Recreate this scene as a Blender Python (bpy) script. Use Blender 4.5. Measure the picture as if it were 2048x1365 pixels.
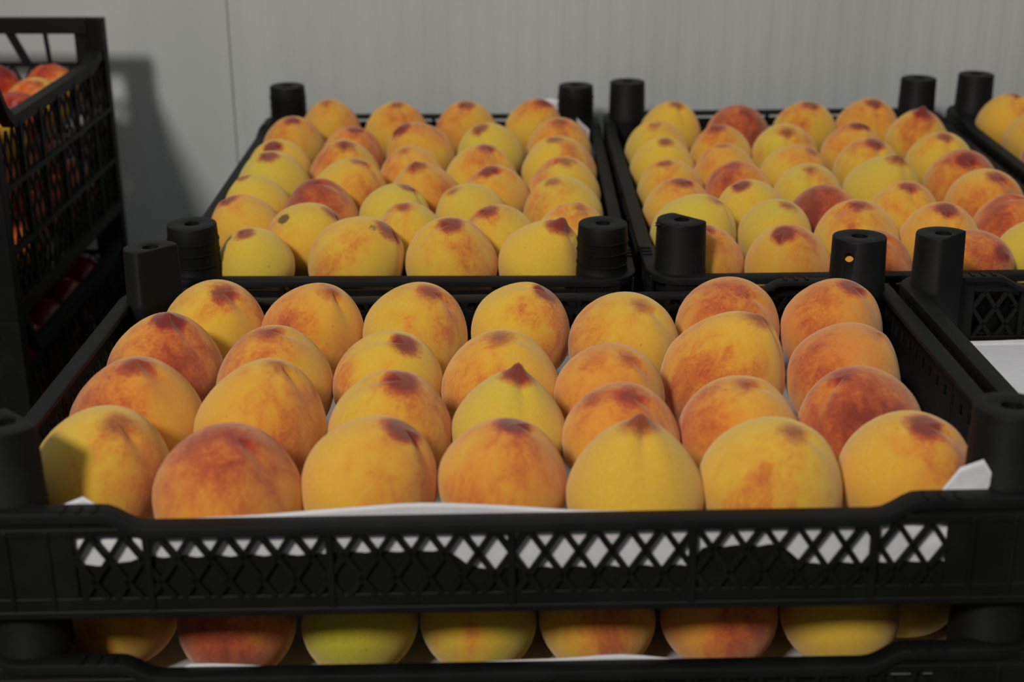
import bpy, bmesh, math, random
from mathutils import Vector, Matrix, Euler

# ---------------------------------------------------------------- camera
scene = bpy.context.scene
for o in list(bpy.data.objects):
    bpy.data.objects.remove(o)
CAM_Z = 0.7115
PITCH = 21.35
cd = bpy.data.cameras.new('camera')
cam = bpy.data.objects.new('camera', cd)
scene.collection.objects.link(cam)
cam.location = (0, 0, CAM_Z)
cam.rotation_euler = (math.radians(90 - PITCH), 0, 0)
cd.sensor_width = 36.0
cd.lens = 36.0 * 2844 / 2048
cd.dof.use_dof = True
cd.dof.focus_distance = 1.03
cd.dof.aperture_fstop = 6.3
cd.clip_start = 0.01
scene.camera = cam

# ---------------------------------------------------------------- light
world = bpy.data.worlds.new('hall_ambient')
scene.world = world
world.use_nodes = True
bg = world.node_tree.nodes['Background']
bg.inputs['Color'].default_value = (0.86, 0.93, 1.0, 1)
bg.inputs['Strength'].default_value = 0.105

def area(name, loc, target, size, power, col):
    l = bpy.data.lights.new(name, 'AREA')
    l.shape = 'DISK'; l.size = size; l.energy = power; l.color = col
    o = bpy.data.objects.new(name, l)
    scene.collection.objects.link(o)
    o.location = loc
    d = Vector(target) - Vector(loc)
    o.rotation_euler = d.to_track_quat('-Z', 'Y').to_euler()
    return o
area('ceiling_lamp', (-1.40, -1.9, 2.80), (0.0, 1.2, 0.37), 0.6, 90.0, (1.0, 0.965, 0.90))
area('overhead_lamp', (0.5, 0.55, 2.82), (0.3, 1.0, 0.37), 1.2, 11.0, (0.93, 0.97, 1.0))

scene.view_settings.view_transform = 'Standard'
scene.view_settings.look = 'None'
scene.view_settings.gamma = 1.0
scene.view_settings.use_curve_mapping = False
scene.view_settings.exposure = 0.0

# ---------------------------------------------------------------- helpers
COL = scene.collection
RNG = random.Random(11)

def srgb(r, g, b):
    f = lambda c: (c / 12.92 if c <= 0.04045 else ((c + 0.055) / 1.055) ** 2.4)
    return (f(r / 255.0), f(g / 255.0), f(b / 255.0), 1.0)

def tag(o, label=None, cat=None, group=None, kind=None):
    if label: o['label'] = label
    if cat: o['category'] = cat
    if group: o['group'] = group
    if kind: o['kind'] = kind
    return o

def empty(name, loc=(0, 0, 0), rot=None):
    o = bpy.data.objects.new(name, None)
    o.empty_display_size = 0.05
    COL.objects.link(o)
    o.location = loc
    if rot is not None: o.rotation_euler = rot
    return o

def link(name, me, parent=None):
    o = bpy.data.objects.new(name, me)
    COL.objects.link(o)
    if parent is not None: o.parent = parent
    return o

class MB:
    """collects vertices and faces; build() links them as ONE mesh object"""
    def __init__(self): self.v = []; self.f = []
    def add(self, vs, fs):
        n = len(self.v); self.v += [tuple(p) for p in vs]
        self.f += [tuple(i + n for i in f) for f in fs]
        return self
    def box(self, x0, x1, y0, y1, z0, z1):
        return self.add([(x0,y0,z0),(x1,y0,z0),(x1,y1,z0),(x0,y1,z0),(x0,y0,z1),(x1,y0,z1),(x1,y1,z1),(x0,y1,z1)],
                 [(0,3,2,1),(4,5,6,7),(0,1,5,4),(1,2,6,5),(2,3,7,6),(3,0,4,7)])
    def prism(self, poly, o, ax, ay, n0, n1):
        """polygon (2-D, counter-clockwise) at o + a*ax + b*ay, extruded along normal from n0 to n1"""
        o = Vector(o); ax = Vector(ax); ay = Vector(ay); nn = ax.cross(ay)
        k = len(poly)
        vs = [o + ax*a + ay*b + nn*n0 for a, b in poly] + [o + ax*a + ay*b + nn*n1 for a, b in poly]
        fs = [tuple(range(k - 1, -1, -1)), tuple(range(k, 2*k))]
        fs += [(i, (i+1) % k, k + (i+1) % k, k + i) for i in range(k)]
        return self.add(vs, fs)
    def bar(self, p, q, nrm, w, t):
        """flat bar from p to q, width w in the plane, thickness t along nrm"""
        p = Vector(p); q = Vector(q); nrm = Vector(nrm).normalized()
        d = (q - p).normalized(); s = d.cross(nrm) * (w/2); n = nrm * (t/2)
        vs = [p-s-n, p+s-n, p+s+n, p-s+n, q-s-n, q+s-n, q+s+n, q-s+n]
        return self.add(vs, [(0,1,2,3),(7,6,5,4),(0,4,5,1),(1,5,6,2),(2,6,7,3),(3,7,4,0)])
    def sweep(self, path, sec):
        """closed path of (x,y,z,nx,ny); sec = list of (inward offset, dz)"""
        n = len(path); k = len(sec); vs = []
        for x, y, z, nx, ny in path:
            vs += [(x + nx*a, y + ny*a, z + b) for a, b in sec]
        fs = []
        for i in range(n):
            j = (i + 1) % n
            for a in range(k):
                b = (a + 1) % k
                fs.append((i*k + a, j*k + a, j*k + b, i*k + b))
        return self.add(vs, fs)
    def rings(self, rows, cap0=True, cap1=True):
        """rows: list of rings with equal vertex count"""
        k = len(rows[0]); vs = [p for r in rows for p in r]; fs = []
        for i in range(len(rows) - 1):
            for a in range(k):
                b = (a + 1) % k
                fs.append((i*k + a, i*k + b, (i+1)*k + b, (i+1)*k + a))
        if cap0: fs.append(tuple(range(k - 1, -1, -1)))
        if cap1: fs.append(tuple(range((len(rows)-1)*k, len(rows)*k)))
        return self.add(vs, fs)
    def mesh(self, name, mat, bevel=0.0, seg=2, smooth=False, fix=True):
        me = bpy.data.meshes.new(name)
        me.from_pydata(self.v, [], self.f)
        bm = bmesh.new(); bm.from_mesh(me)
        if fix: bmesh.ops.recalc_face_normals(bm, faces=bm.faces)
        if bevel:
            es = [e for e in bm.edges if len(e.link_faces) == 2 and e.calc_face_angle(0) > 0.6]
            bmesh.ops.bevel(bm, geom=es, offset=bevel, segments=seg, profile=0.6, affect='EDGES', clamp_overlap=True)
        for f in bm.faces: f.smooth = smooth
        bm.to_mesh(me); bm.free()
        me.materials.append(mat)
        if smooth:
            try: me.set_sharp_from_angle(angle=0.7)
            except Exception: pass
        return me
    def build(self, name, mat, parent=None, **k):
        return link(name, self.mesh(name, mat, **k), parent)

# ---------------------------------------------------------------- materials
def new_mat(name):
    m = bpy.data.materials.new(name); m.use_nodes = True
    nt = m.node_tree
    return m, nt, nt.nodes, nt.links, nt.nodes['Principled BSDF']

def noise(N, L, vec, scale, detail=3, rough=0.55, dist=0.0):
    n = N.new('ShaderNodeTexNoise')
    n.inputs['Scale'].default_value = scale; n.inputs['Detail'].default_value = detail
    n.inputs['Roughness'].default_value = rough; n.inputs['Distortion'].default_value = dist
    if vec is not None: L.new(vec, n.inputs['Vector'])
    return n.outputs['Fac']

def math_(N, L, op, a, b=None, clamp=False):
    n = N.new('ShaderNodeMath'); n.operation = op; n.use_clamp = clamp
    for i, s in enumerate((a, b)):
        if s is None: continue
        if isinstance(s, (int, float)): n.inputs[i].default_value = s
        else: L.new(s, n.inputs[i])
    return n.outputs[0]

def mixc(N, L, fac, a, b, mode='MIX'):
    n = N.new('ShaderNodeMix'); n.data_type = 'RGBA'; n.blend_type = mode
    for i, s in ((0, fac), (6, a), (7, b)):
        if isinstance(s, (int, float)): n.inputs[i].default_value = s
        elif isinstance(s, tuple): n.inputs[i].default_value = s
        else: L.new(s, n.inputs[i])
    return n.outputs[2]

def ramp01(N, L, v, lo, hi):
    n = N.new('ShaderNodeMapRange'); n.interpolation_type = 'SMOOTHSTEP'
    n.inputs['From Min'].default_value = lo; n.inputs['From Max'].default_value = hi
    L.new(v, n.inputs['Value'])
    return n.outputs[0]

def bump(N, L, h, bsdf, strength, dist):
    b = N.new('ShaderNodeBump'); b.inputs['Strength'].default_value = strength
    b.inputs['Distance'].default_value = dist
    L.new(h, b.inputs['Height']); L.new(b.outputs[0], bsdf.inputs['Normal'])

def plastic(name, col, rough):
    m, nt, N, L, B = new_mat(name)
    tc = N.new('ShaderNodeTexCoord').outputs['Object']
    n1 = noise(N, L, tc, 30, 4); n2 = noise(N, L, tc, 400, 2)
    c = mixc(N, L, ramp01(N, L, n1, 0.35, 0.8), col, tuple(min(1, v*1.9) for v in col[:3]) + (1,))
    L.new(c, B.inputs['Base Color'])
    r = math_(N, L, 'MULTIPLY_ADD', n1, 0.25); r.node.inputs[2].default_value = rough
    L.new(r, B.inputs['Roughness'])
    B.inputs['Specular IOR Level'].default_value = 0.20
    bump(N, L, n2, B, 0.12, 0.0006)
    return m
M_BLACK = plastic('black_crate_plastic', (0.0045, 0.0047, 0.0045, 1), 0.45)
M_BLACK2 = plastic('matt_black_tray_plastic', (0.0035, 0.0035, 0.0035, 1), 0.6)

def paper_mat():
    m, nt, N, L, B = new_mat('white_packing_paper')
    tc = N.new('ShaderNodeTexCoord').outputs['Object']
    n1 = noise(N, L, tc, 22, 4); n2 = noise(N, L, tc, 260, 3)
    c = mixc(N, L, n1, srgb(232, 230, 232), srgb(214, 212, 216)); L.new(c, B.inputs['Base Color'])
    B.inputs['Roughness'].default_value = 0.75
    s = math_(N, L, 'ADD', n1, math_(N, L, 'MULTIPLY', n2, 0.12))
    bump(N, L, s, B, 0.35, 0.004)
    return m
M_PAPER = paper_mat()

def wall_mat():
    m, nt, N, L, B = new_mat('coated_metal_wall_panel')
    tc = N.new('ShaderNodeTexCoord').outputs['Object']
    mp = N.new('ShaderNodeMapping'); mp.inputs['Scale'].default_value = (1, 1, 0.12); L.new(tc, mp.inputs[0])
    n1 = noise(N, L, mp.outputs[0], 9, 5); n2 = noise(N, L, mp.outputs[0], 90, 3)
    c = mixc(N, L, ramp01(N, L, n1, 0.3, 0.7), srgb(188, 191, 187), srgb(198, 200, 196))
    L.new(c, B.inputs['Base Color'])
    B.inputs['Roughness'].default_value = 0.42
    bump(N, L, math_(N, L, 'ADD', n1, math_(N, L, 'MULTIPLY', n2, 0.2)), B, 0.08, 0.003)
    return m
M_WALL = wall_mat()

def concrete():
    m, nt, N, L, B = new_mat('dark_concrete')
    tc = N.new('ShaderNodeTexCoord').outputs['Object']
    n1 = noise(N, L, tc, 6, 6)
    c = mixc(N, L, n1, srgb(60, 58, 55), srgb(95, 92, 88)); L.new(c, B.inputs['Base Color'])
    B.inputs['Roughness'].default_value = 0.8
    bump(N, L, noise(N, L, tc, 120, 4), B, 0.2, 0.002)
    return m
M_FLOOR = concrete()

def attr(N, name):
    a = N.new('ShaderNodeAttribute'); a.attribute_type = 'OBJECT'; a.attribute_name = name
    return a

def fruit_mat(name, nectarine=False):
    m, nt, N, L, B = new_mat(name)
    tc = N.new('ShaderNodeTexCoord').outputs['Object']
    seed = attr(N, 'seed').outputs['Fac']
    comb = N.new('ShaderNodeCombineXYZ')
    for i in range(3): L.new(seed, comb.inputs[i])
    off = N.new('ShaderNodeVectorMath'); off.operation = 'ADD'; L.new(tc, off.inputs[0]); L.new(comb.outputs[0], off.inputs[1])
    P = off.outputs[0]
    nrm = N.new('ShaderNodeVectorMath'); nrm.operation = 'NORMALIZE'; L.new(tc, nrm.inputs[0])
    D = nrm.outputs[0]
    sep = N.new('ShaderNodeSeparateXYZ'); L.new(D, sep.inputs[0])
    base = attr(N, 'skin').outputs['Color']
    bdir = attr(N, 'blush_dir').outputs['Vector']
    amt = attr(N, 'blush').outputs['Fac']
    dt = N.new('ShaderNodeVectorMath'); dt.operation = 'DOT_PRODUCT'; L.new(D, dt.inputs[0]); L.new(bdir, dt.inputs[1])
    # streaks that run from tip to stem
    mp = N.new('ShaderNodeMapping'); mp.inputs['Scale'].default_value = (1, 1, 0.38); L.new(P, mp.inputs[0])
    big = noise(N, L, P, 26, 3, 0.55, 0.3)
    streak = noise(N, L, mp.outputs[0], 85, 4, 0.6, 0.6)
    fine = noise(N, L, P, 420, 3, 0.65)
    speck = noise(N, L, P, 1500, 2, 0.6)
    nz = math_(N, L, 'ADD', math_(N, L, 'MULTIPLY', math_(N, L, 'SUBTRACT', big, 0.5), 2.8),
               math_(N, L, 'ADD', math_(N, L, 'MULTIPLY', math_(N, L, 'SUBTRACT', streak, 0.5), 2.0),
                     math_(N, L, 'MULTIPLY', math_(N, L, 'SUBTRACT', fine, 0.5), 1.2)))
    b = math_(N, L, 'ADD', math_(N, L, 'MULTIPLY', math_(N, L, 'SUBTRACT', dt.outputs['Value'], 0.05), 0.66), math_(N, L, 'MULTIPLY', nz, 0.62))
    b = math_(N, L, 'ADD', b, math_(N, L, 'MULTIPLY', amt, 1.0))
    tipamt = attr(N, 'tip').outputs['Fac']
    zt_ = math_(N, L, 'ADD', sep.outputs['Z'], math_(N, L, 'MULTIPLY', math_(N, L, 'SUBTRACT', tipamt, 0.85), 0.07))
    tipz = ramp01(N, L, math_(N, L, 'ADD', zt_, math_(N, L, 'MULTIPLY', nz, 0.030)), 0.935, 0.988)
    # ground colour: yellow with warmer and greener drifts
    y = mixc(N, L, math_(N, L, 'MULTIPLY', ramp01(N, L, noise(N, L, P, 19, 2), 0.35, 0.75), 0.7), base, srgb(228, 175, 46))
    y = mixc(N, L, math_(N, L, 'MULTIPLY', ramp01(N, L, fine, 0.4, 0.75), 0.22), y, srgb(250, 208, 104))
    if nectarine:
        orange, red, dark = srgb(226, 96, 40), srgb(176, 22, 20), srgb(96, 8, 14)
    else:
        orange, red, dark = srgb(222, 128, 44), srgb(182, 72, 42), srgb(112, 34, 34)
    c = mixc(N, L, math_(N, L, 'MULTIPLY', ramp01(N, L, b, 0.30, 1.05), 0.8), y, orange)
    c = mixc(N, L, math_(N, L, 'MULTIPLY', ramp01(N, L, b, 0.72, 1.45), 0.88), c, red)
    c = mixc(N, L, math_(N, L, 'MULTIPLY', ramp01(N, L, b, 1.2, 1.9), 0.8), c, dark)
    c = mixc(N, L, math_(N, L, 'MULTIPLY', tipz, math_(N, L, 'MULTIPLY', tipamt, 0.95)), c, srgb(172, 48, 36))
    tip2 = ramp01(N, L, math_(N, L, 'ADD', zt_, math_(N, L, 'MULTIPLY', nz, 0.012)), 0.968, 0.994)
    c = mixc(N, L, math_(N, L, 'MULTIPLY', tip2, math_(N, L, 'MULTIPLY', tipamt, 0.8)), c, srgb(104, 22, 28))
    # a bruise or hole in the skin where a fruit has one
    sdir = attr(N, 'spot_dir').outputs['Vector']; ss = attr(N, 'spot').outputs['Fac']
    sd = N.new('ShaderNodeVectorMath'); sd.operation = 'DOT_PRODUCT'; L.new(D, sd.inputs[0]); L.new(sdir, sd.inputs[1])
    sv = math_(N, L, 'ADD', sd.outputs['Value'], math_(N, L, 'MULTIPLY', math_(N, L, 'SUBTRACT', fine, 0.5), 0.02))
    sv = math_(N, L, 'ADD', sv, ss)
    c = mixc(N, L, math_(N, L, 'MULTIPLY', ramp01(N, L, sv, 0.998, 1.006), 0.9), c, srgb(74, 50, 24))
    # tiny dark freckles
    c = mixc(N, L, math_(N, L, 'MULTIPLY', ramp01(N, L, noise(N, L, P, 190, 1), 0.76, 0.80), 0.35), c, srgb(120, 70, 30))
    L.new(c, B.inputs['Base Color'])
    if nectarine:
        B.inputs['Roughness'].default_value = 0.33
        bump(N, L, fine, B, 0.05, 0.0005)
    else:
        B.inputs['Roughness'].default_value = 0.82
        B.inputs['Specular IOR Level'].default_value = 0.18
        B.inputs['Sheen Weight'].default_value = 0.46
        B.inputs['Sheen Roughness'].default_value = 0.62
        B.inputs['Sheen Tint'].default_value = (1.0, 0.80, 0.58, 1)
        bump(N, L, math_(N, L, 'ADD', speck, math_(N, L, 'MULTIPLY', fine, 0.6)), B, 0.22, 0.0007)
    return m
M_PEACH = fruit_mat('peach_skin')
M_NECT = fruit_mat('nectarine_skin', True)

# ---------------------------------------------------------------- the setting
WALL_Y = 1.775
FLOOR_Z = 0.0
PLINTH = 0.1925

def panel_mesh(x0, x1, pitch, depth):
    """wall panel with shallow upright micro ribs, 40 mm thick"""
    mb = MB(); prof = [(x0 + 0.0002, 0.002), (x0 + 0.0011, 0.0)]
    x = x0 + 0.012; i = 0
    while x < x1 - 0.012:
        w = pitch
        prof += [(x, 0.0), (x + 0.15*w, depth), (x + 0.5*w, depth), (x + 0.65*w, 0.0)]
        x += w
    prof = [p for p in prof if p[0] < x1 - 0.004] + [(x1 - 0.0011, 0.0), (x1 - 0.0002, 0.002)]
    k = len(prof)
    vs = [(a, WALL_Y + d, -0.05) for a, d in prof] + [(a, WALL_Y + d, 1.7) for a, d in prof]
    fs = [(i, i + 1, k + i + 1, k + i) for i in range(k - 1)]
    mb.add(vs, fs)
    mb.box(x0 + 0.0002, x1 - 0.0002, WALL_Y + 0.002, WALL_Y + 0.04, -0.05, 1.7)
    return mb
mb = MB(); mb.box(-3.2, 3.2, WALL_Y + 0.041, WALL_Y + 0.06, -0.05, 1.7)
wall = mb.build('wall_back', M_WALL); tag(wall, kind='structure')
SEAM = -0.350
for x0, x1, p, d in ((SEAM - 1.15, SEAM, 0.0285, 0.00022), (SEAM, SEAM + 1.15, 0.0285, 0.00050), (SEAM + 1.15, SEAM + 2.3, 0.0285, 0.00050), (SEAM - 2.3, SEAM - 1.15, 0.0285, 0.00022)):
    panel_mesh(x0, x1, p, d).build('wall_panel', M_WALL, wall, fix=True)
mb = MB(); mb.box(-3.2, 3.2, -2.5, WALL_Y, -0.05, FLOOR_Z)
tag(mb.build('floor', M_FLOOR), kind='structure')
mb = MB(); mb.box(-0.375, 1.55, 0.60, 1.765, FLOOR_Z, PLINTH)
tag(mb.build('trim_1', M_FLOOR, bevel=0.006), kind='structure')

# ---------------------------------------------------------------- shallow fruit crate
CH = 0.064        # rim height at the corners
LOW = 0.0095      # how far the long rims dip between the corners

def rim_path(hx, hy, r, dip):
    """rounded rectangle, counter-clockwise, with z and inward normal"""
    pts = []
    def zx(x):
        a = hx - abs(x)
        t = min(max((a - 0.082) / 0.022, 0), 1)
        return CH - dip * (t*t*(3 - 2*t))
    def corner(cx, cy, a0):
        for i in range(7):
            a = a0 + i * (math.pi/2) / 6
            pts.append((cx + r*math.cos(a), cy + r*math.sin(a), CH, -math.cos(a), -math.sin(a)))
    xs = [-hx + 0.075 + i*0.005 for i in range(8)] + [-hx/3, 0, hx/3] + [hx - 0.11 + i*0.005 for i in range(8)]
    corner(-hx + r, -hy + r, math.pi)
    pts += [(x, -hy, zx(x), 0, 1) for x in xs]
    corner(hx - r, -hy + r, 1.5*math.pi)
    corner(hx - r, hy - r, 0)
    pts += [(x, hy, zx(x), 0, -1) for x in reversed(xs)]
    corner(-hx + r, hy - r, 0.5*math.pi)
    return pts

def rim_mesh(hx, hy, dip=LOW, width=0.0125):
    mb = MB()
    sec = [(0.0, -0.0062), (0.0, -0.0016), (0.0005, -0.0005), (0.0016, 0.0), (width - 0.0012, 0.0), (width - 0.0003, -0.0004), (width, -0.0012),
           (width, -0.0034), (0.0040, -0.0036), (0.0040, -0.0062)]
    mb.sweep(rim_path(hx, hy, 0.028, dip), sec)
    # three grip nibs on each raised end of the long rims
    for sx in (-1, 1):
        for sy in (-1, 1):
            for k in range(3):
                x = sx * (hx - 0.062 - k*0.0085); y = sy * (hy - 0.0045)
                mb.box(x - 0.0012, x + 0.0012, y - 0.0042, y + 0.0042, CH - 0.0022, CH + 0.0010)
    return mb.mesh('rim', M_BLACK, smooth=True)

def base_mesh(hx, hy):
    mb = MB()
    mb.box(-hx + .006, hx - .006, -hy + .006, hy - .006, 0.0012, 0.0025)
    for i in range(13):
        x = -hx + 0.012 + i * (2*hx - 0.024)/12
        mb.box(x - 0.0025, x + 0.0025, -hy + .008, hy - .008, 0.0, 0.0014)
    for i in range(9):
        y = -hy + 0.012 + i * (2*hy - 0.024)/8
        mb.box(-hx + .008, hx - .008, y - 0.0025, y + 0.0025, 0.0002, 0.0013)
    return mb.mesh('base', M_BLACK)

def wall_frame_mesh(h, solid, ribs, ztop, slots=False):
    """upright frame of one wall, along X from -h to h, outer face at y=0, inside towards +y"""
    mb = MB()
    mb.box(-h + .010, h - .010, -0.0005, 0.0095, 0.0, 0.0045)
    mb.box(-h + .012, h - .012, 0.0006, 0.0036, 0.0040, 0.0120)
    mb.box(-h + .015, h - .015, 0.0004, 0.0024, ztop - 0.0056, ztop - 0.0008)
    for s in (-1, 1):
        a, b = sorted((s*(h - 0.014), s*(h - solid)))
        mb.box(a, b, 0.0010, 0.0034, 0.010, CH - 0.0030)
        if CH - ztop > 0.004:
            a, b = sorted((s*(h - 0.0655), s*(h - 0.086)))
            mb.box(a, b, 0.0012, 0.0030, ztop - 0.002, CH - 0.0034)
        for x in (s*(h - 0.030), s*(h - 0.052)):
            mb.box(x - 0.0013, x + 0.0013, -0.0002, 0.0040, 0.004, ztop - 0.002)
    if slots:
        a, b = -h + solid - .001, h - solid + .001
        mb.box(a, b, 0.0014, 0.0034, 0.0115, 0.0360); mb.box(a, b, 0.0014, 0.0034, 0.0440, ztop - 0.008)
        n = round((b - a) / 0.0178); p = (b - a) / n
        for i in range(n):
            mb.box(a + i*p, a + i*p + p - 0.006, 0.0014, 0.0034, 0.0358, 0.0442)
    for x in ribs:
        mb.box(x - 0.0021, x + 0.0021, -0.0008, 0.0038, 0.0042, ztop - 0.0010)
    return mb.mesh('wall_frame', M_BLACK, bevel=0.0006, seg=1)

PX, PZ = 0.0178, 0.0270     # lattice period
def lattice_bars(x0, x1, z0, z1):
    """diagonal bars clipped to the bay: list of ((xa,za),(xb,zb))"""
    out = []
    sl = PZ / PX
    n = max(1, round((x1 - x0) / PX)); px = (x1 - x0) / n
    for sgn in (1, -1):
        for i in range(-4, n + 5):
            xa = x0 + (i + 0.5) * px
            za, zb = z1, z0
            xb = xa + sgn * (z1 - z0) / sl
            # clip in x
            def at(x): return z1 + (x - xa) * sgn * -sl
            pa, pb = (xa, za), (xb, zb)
            lo, hi = (pa, pb) if pa[0] < pb[0] else (pb, pa)
            if hi[0] <= x0 + 0.001 or lo[0] >= x1 - 0.001: continue
            if lo[0] < x0: lo = (x0, at(x0))
            if hi[0] > x1: hi = (x1, at(x1))
            if math.hypot(hi[0]-lo[0], hi[1]-lo[1]) < 0.006: continue
            out.append((lo, hi))
    return out

def lattice_for(h, solid, ribs):
    return lattice_bars(-h + solid, h - solid, 0.0115, 0.0492)

def post_mesh(style, low=False):
    """corner peg, radius about 21 mm, from the rim up; style: 'd' flat towards +x+y, 'round', 'banded'"""
    k = 40; rows = []
    R0 = 0.0212
    def ring(z, r, flat=True):
        out = []
        for i in range(k):
            a = 2*math.pi*i/k
            x, y = r*math.cos(a), r*math.sin(a)
            if style == 'd' and flat:
                lim = 0.0105 * r / R0
                t = (x + y) / math.sqrt(2)
                if t > lim:
                    d = (t - lim) / math.sqrt(2); x -= d; y -= d
            out.append((x, y, z))
        return out
    zt = 0.0415
    rows.append(ring(-0.050, R0*0.96))
    rows.append(ring(-0.004, R0*1.03)); rows.append(ring(0.0005, R0*1.03)); rows.append(ring(0.0012, R0*1.01))
    if style == 'banded':
        for zb in (0.006, 0.0165, 0.026):
            rows += [ring(zb, R0*1.005), ring(zb + 0.0003, R0*1.03), ring(zb + 0.0013, R0*1.03), ring(zb + 0.0016, R0*0.995)]
        zt = 0.0405
    if low: zt = 0.0283
    rows += [ring(zt - 0.0012, R0*0.965), ring(zt - 0.0003, R0*0.945), ring(zt, R0*0.91)]
    hr = 0.0062
    rows += [ring(zt, hr*1.12, False), ring(zt - 0.0006, hr, False), ring(zt - 0.014, hr*0.9, False)]
    mb = MB(); mb.rings(rows)
    if style == 'banded':
        # half-moon lug standing in the hole
        lug = [(0.0066*math.cos(a), 0.0066*math.sin(a)) for a in [math.pi*i/10 for i in range(11)]]
        mb.prism(lug, (0, 0, zt - 0.002), (1, 0, 0), (0, 1, 0), 0.0, 0.0028)
    if style == 'd':
        # torn flash of plastic on the top edge
        a = math.radians(200)
        for da, s in ((0.0, 1.0), (0.35, 0.6), (-0.3, 0.5)):
            x, y = 0.0195*math.cos(a + da), 0.0195*math.sin(a + da)
            d = Vector((math.cos(a + da), math.sin(a + da), 0)); t = Vector((-d.y, d.x, 0))
            p = Vector((x, y, zt - 0.001))
            vs = [p - t*0.004*s, p + t*0.004*s, p + d*0.005*s + Vector((0, 0, -0.002)), p - t*0.003*s + Vector((0, 0, -0.003)), p + t*0.003*s + Vector((0, 0, -0.003))]
            mb.add(vs, [(0, 1, 2), (3, 2, 4), (0, 2, 3), (1, 4, 2), (0, 3, 4, 1)])
    me = mb.mesh('corner_post', M_BLACK, smooth=True)
    return me

def drill(me, direction, z, r, depth0, depth1, side=0.0):
    """cut a round side hole into a post mesh"""
    d = Vector(direction).normalized()
    a = Vector((-d.y, d.x, 0)).normalized(); up = a.cross(d) * -1
    cut = MB(); poly = [(r*math.cos(2*math.pi*i/18), r*math.sin(2*math.pi*i/18)) for i in range(18)]
    cut.prism(poly, Vector((0, 0, z)) + a*side, a, up, -depth1, -depth0)
    c = cut.build('cutter', M_BLACK); o = link('post_tmp', me)
    md = o.modifiers.new('b', 'BOOLEAN'); md.object = c; md.operation = 'DIFFERENCE'; md.solver = 'EXACT'
    bpy.context.view_layer.update()
    dg = bpy.context.evaluated_depsgraph_get()
    res = bpy.data.meshes.new_from_object(o.evaluated_get(dg))
    res.name = 'corner_post'
    bpy.data.objects.remove(o); bpy.data.objects.remove(c)
    try: res.set_sharp_from_angle(angle=0.7)
    except Exception: pass
    return res

HX, HY = 0.300, 0.200
RIM = rim_mesh(HX, HY)
RIM_FLAT = rim_mesh(HX, HY, 0.004)
BASE = base_mesh(HX, HY)
RIBS_L = (-0.195, -0.0975, 0.0, 0.0975, 0.195)
RIBS_S = (-0.095, 0.0, 0.095)
FRAME_L = wall_frame_mesh(HX, 0.066, RIBS_L, CH - LOW)
FRAME_S = wall_frame_mesh(HY, 0.060, RIBS_S, CH - 0.001, True)
BARS_L = lattice_for(HX, 0.066, RIBS_L)
def lattice_mesh(bars, k=None):
    mb = MB()
    for (a, b) in bars:
        mb.bar((a[0], 0.0013, a[1]), (b[0], 0.0013, b[1]), (0, 1, 0), 0.0031, 0.0024)
    return mb.mesh('lattice', M_BLACK)
LAT_L = lattice_mesh(BARS_L)
POST_D = post_mesh('d'); POST_R = post_mesh('round'); POST_B = post_mesh('banded')
POST_LOW = post_mesh('round', True)
POST_BH = drill(POST_B, (0.05, -1, 0), 0.021, 0.0046, 0.008, 0.03)
POST_RH = drill(POST_R, (-0.262, -1, 0.36), 0.0225, 0.0034, -0.05, 0.05, -0.0065)
PIN = 0.0285

def shallow_crate(label, group, loc, rot, posts, split_front=False, rim=RIM):
    root = empty('plastic_crate', loc, rot)
    tag(root, label, 'crate', group)
    link('base', BASE, root); link('rim', rim, root)
    for i, (fr, lat, o, rz) in enumerate(((FRAME_L, LAT_L, (0, -HY + .001, 0), 0), (FRAME_L, LAT_L, (0, HY - .001, 0), math.pi),
                             (FRAME_S, None, (HX - .001, 0, 0), math.pi/2), (FRAME_S, None, (-HX + .001, 0, 0), -math.pi/2))):
        w = link('wall_frame', fr, root); w.location = o; w.rotation_euler = (0, 0, rz)
        if split_front and i == 0:
            for (a, b) in BARS_L:
                m = MB(); m.bar((a[0], 0.0013, a[1]), (b[0], 0.0013, b[1]), (0, 1, 0), 0.0031, 0.0024)
                m.build('lattice_bar', M_BLACK, w)
        elif lat is not None:
            link('lattice', lat, w)
    k = 0
    for sx, sy, az in ((-1, -1, 0), (1, -1, 90), (1, 1, 180), (-1, 1, 270)):
        p = link('corner_post', posts[k], root); k += 1
        p.location = (sx*(HX - PIN), sy*(HY - PIN), CH)
        p.rotation_euler = (0, 0, math.radians(az) if posts[k-1] is POST_D else 0)
    return root

def pose(x, y, z, yaw, tx, ty, turn=0.0):
    """crate pose: location of the rim centre and tilt -> location of the base and euler"""
    R = Matrix.Rotation(yaw, 3, 'Z') @ Matrix.Rotation(tx, 3, 'X') @ Matrix.Rotation(ty, 3, 'Y')
    T = Vector((x, y, z + CAM_Z)) - R @ Vector((0, 0, CH))
    return T, R
POSE = {
 'front': pose(-0.0027, 0.8686, -0.3613, 0.01054, -0.0299, -0.0129),
 'bl': pose(-0.0956, 1.4125, -0.3764, -0.0002, 0.0154, -0.0016),
 'br': pose(0.3096, 1.3991, -0.3680, 0.0070, 0.0148, -0.0105),
}
STACK = 0.0925
Tf, Rf = POSE['front']
POSE['front2'] = (Tf - Rf @ Vector((0, 0, STACK)), Rf)
POSE['near_right'] = (Tf + Rf @ Vector((0.6085, 0.004, 0.0)), Rf)
POSE['near_right2'] = (Tf + Rf @ Vector((0.6085, 0.004, -STACK)), Rf)
Tb, Rb = POSE['br']
POSE['far_right'] = (Tb + Rb @ Vector((0.412, 0.005, 0.003)), Rb)
for n in ('bl', 'br', 'far_right'):
    T, R = POSE[n]; POSE[n + '2'] = (T - R @ Vector((0, 0, STACK)), R)

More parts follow.
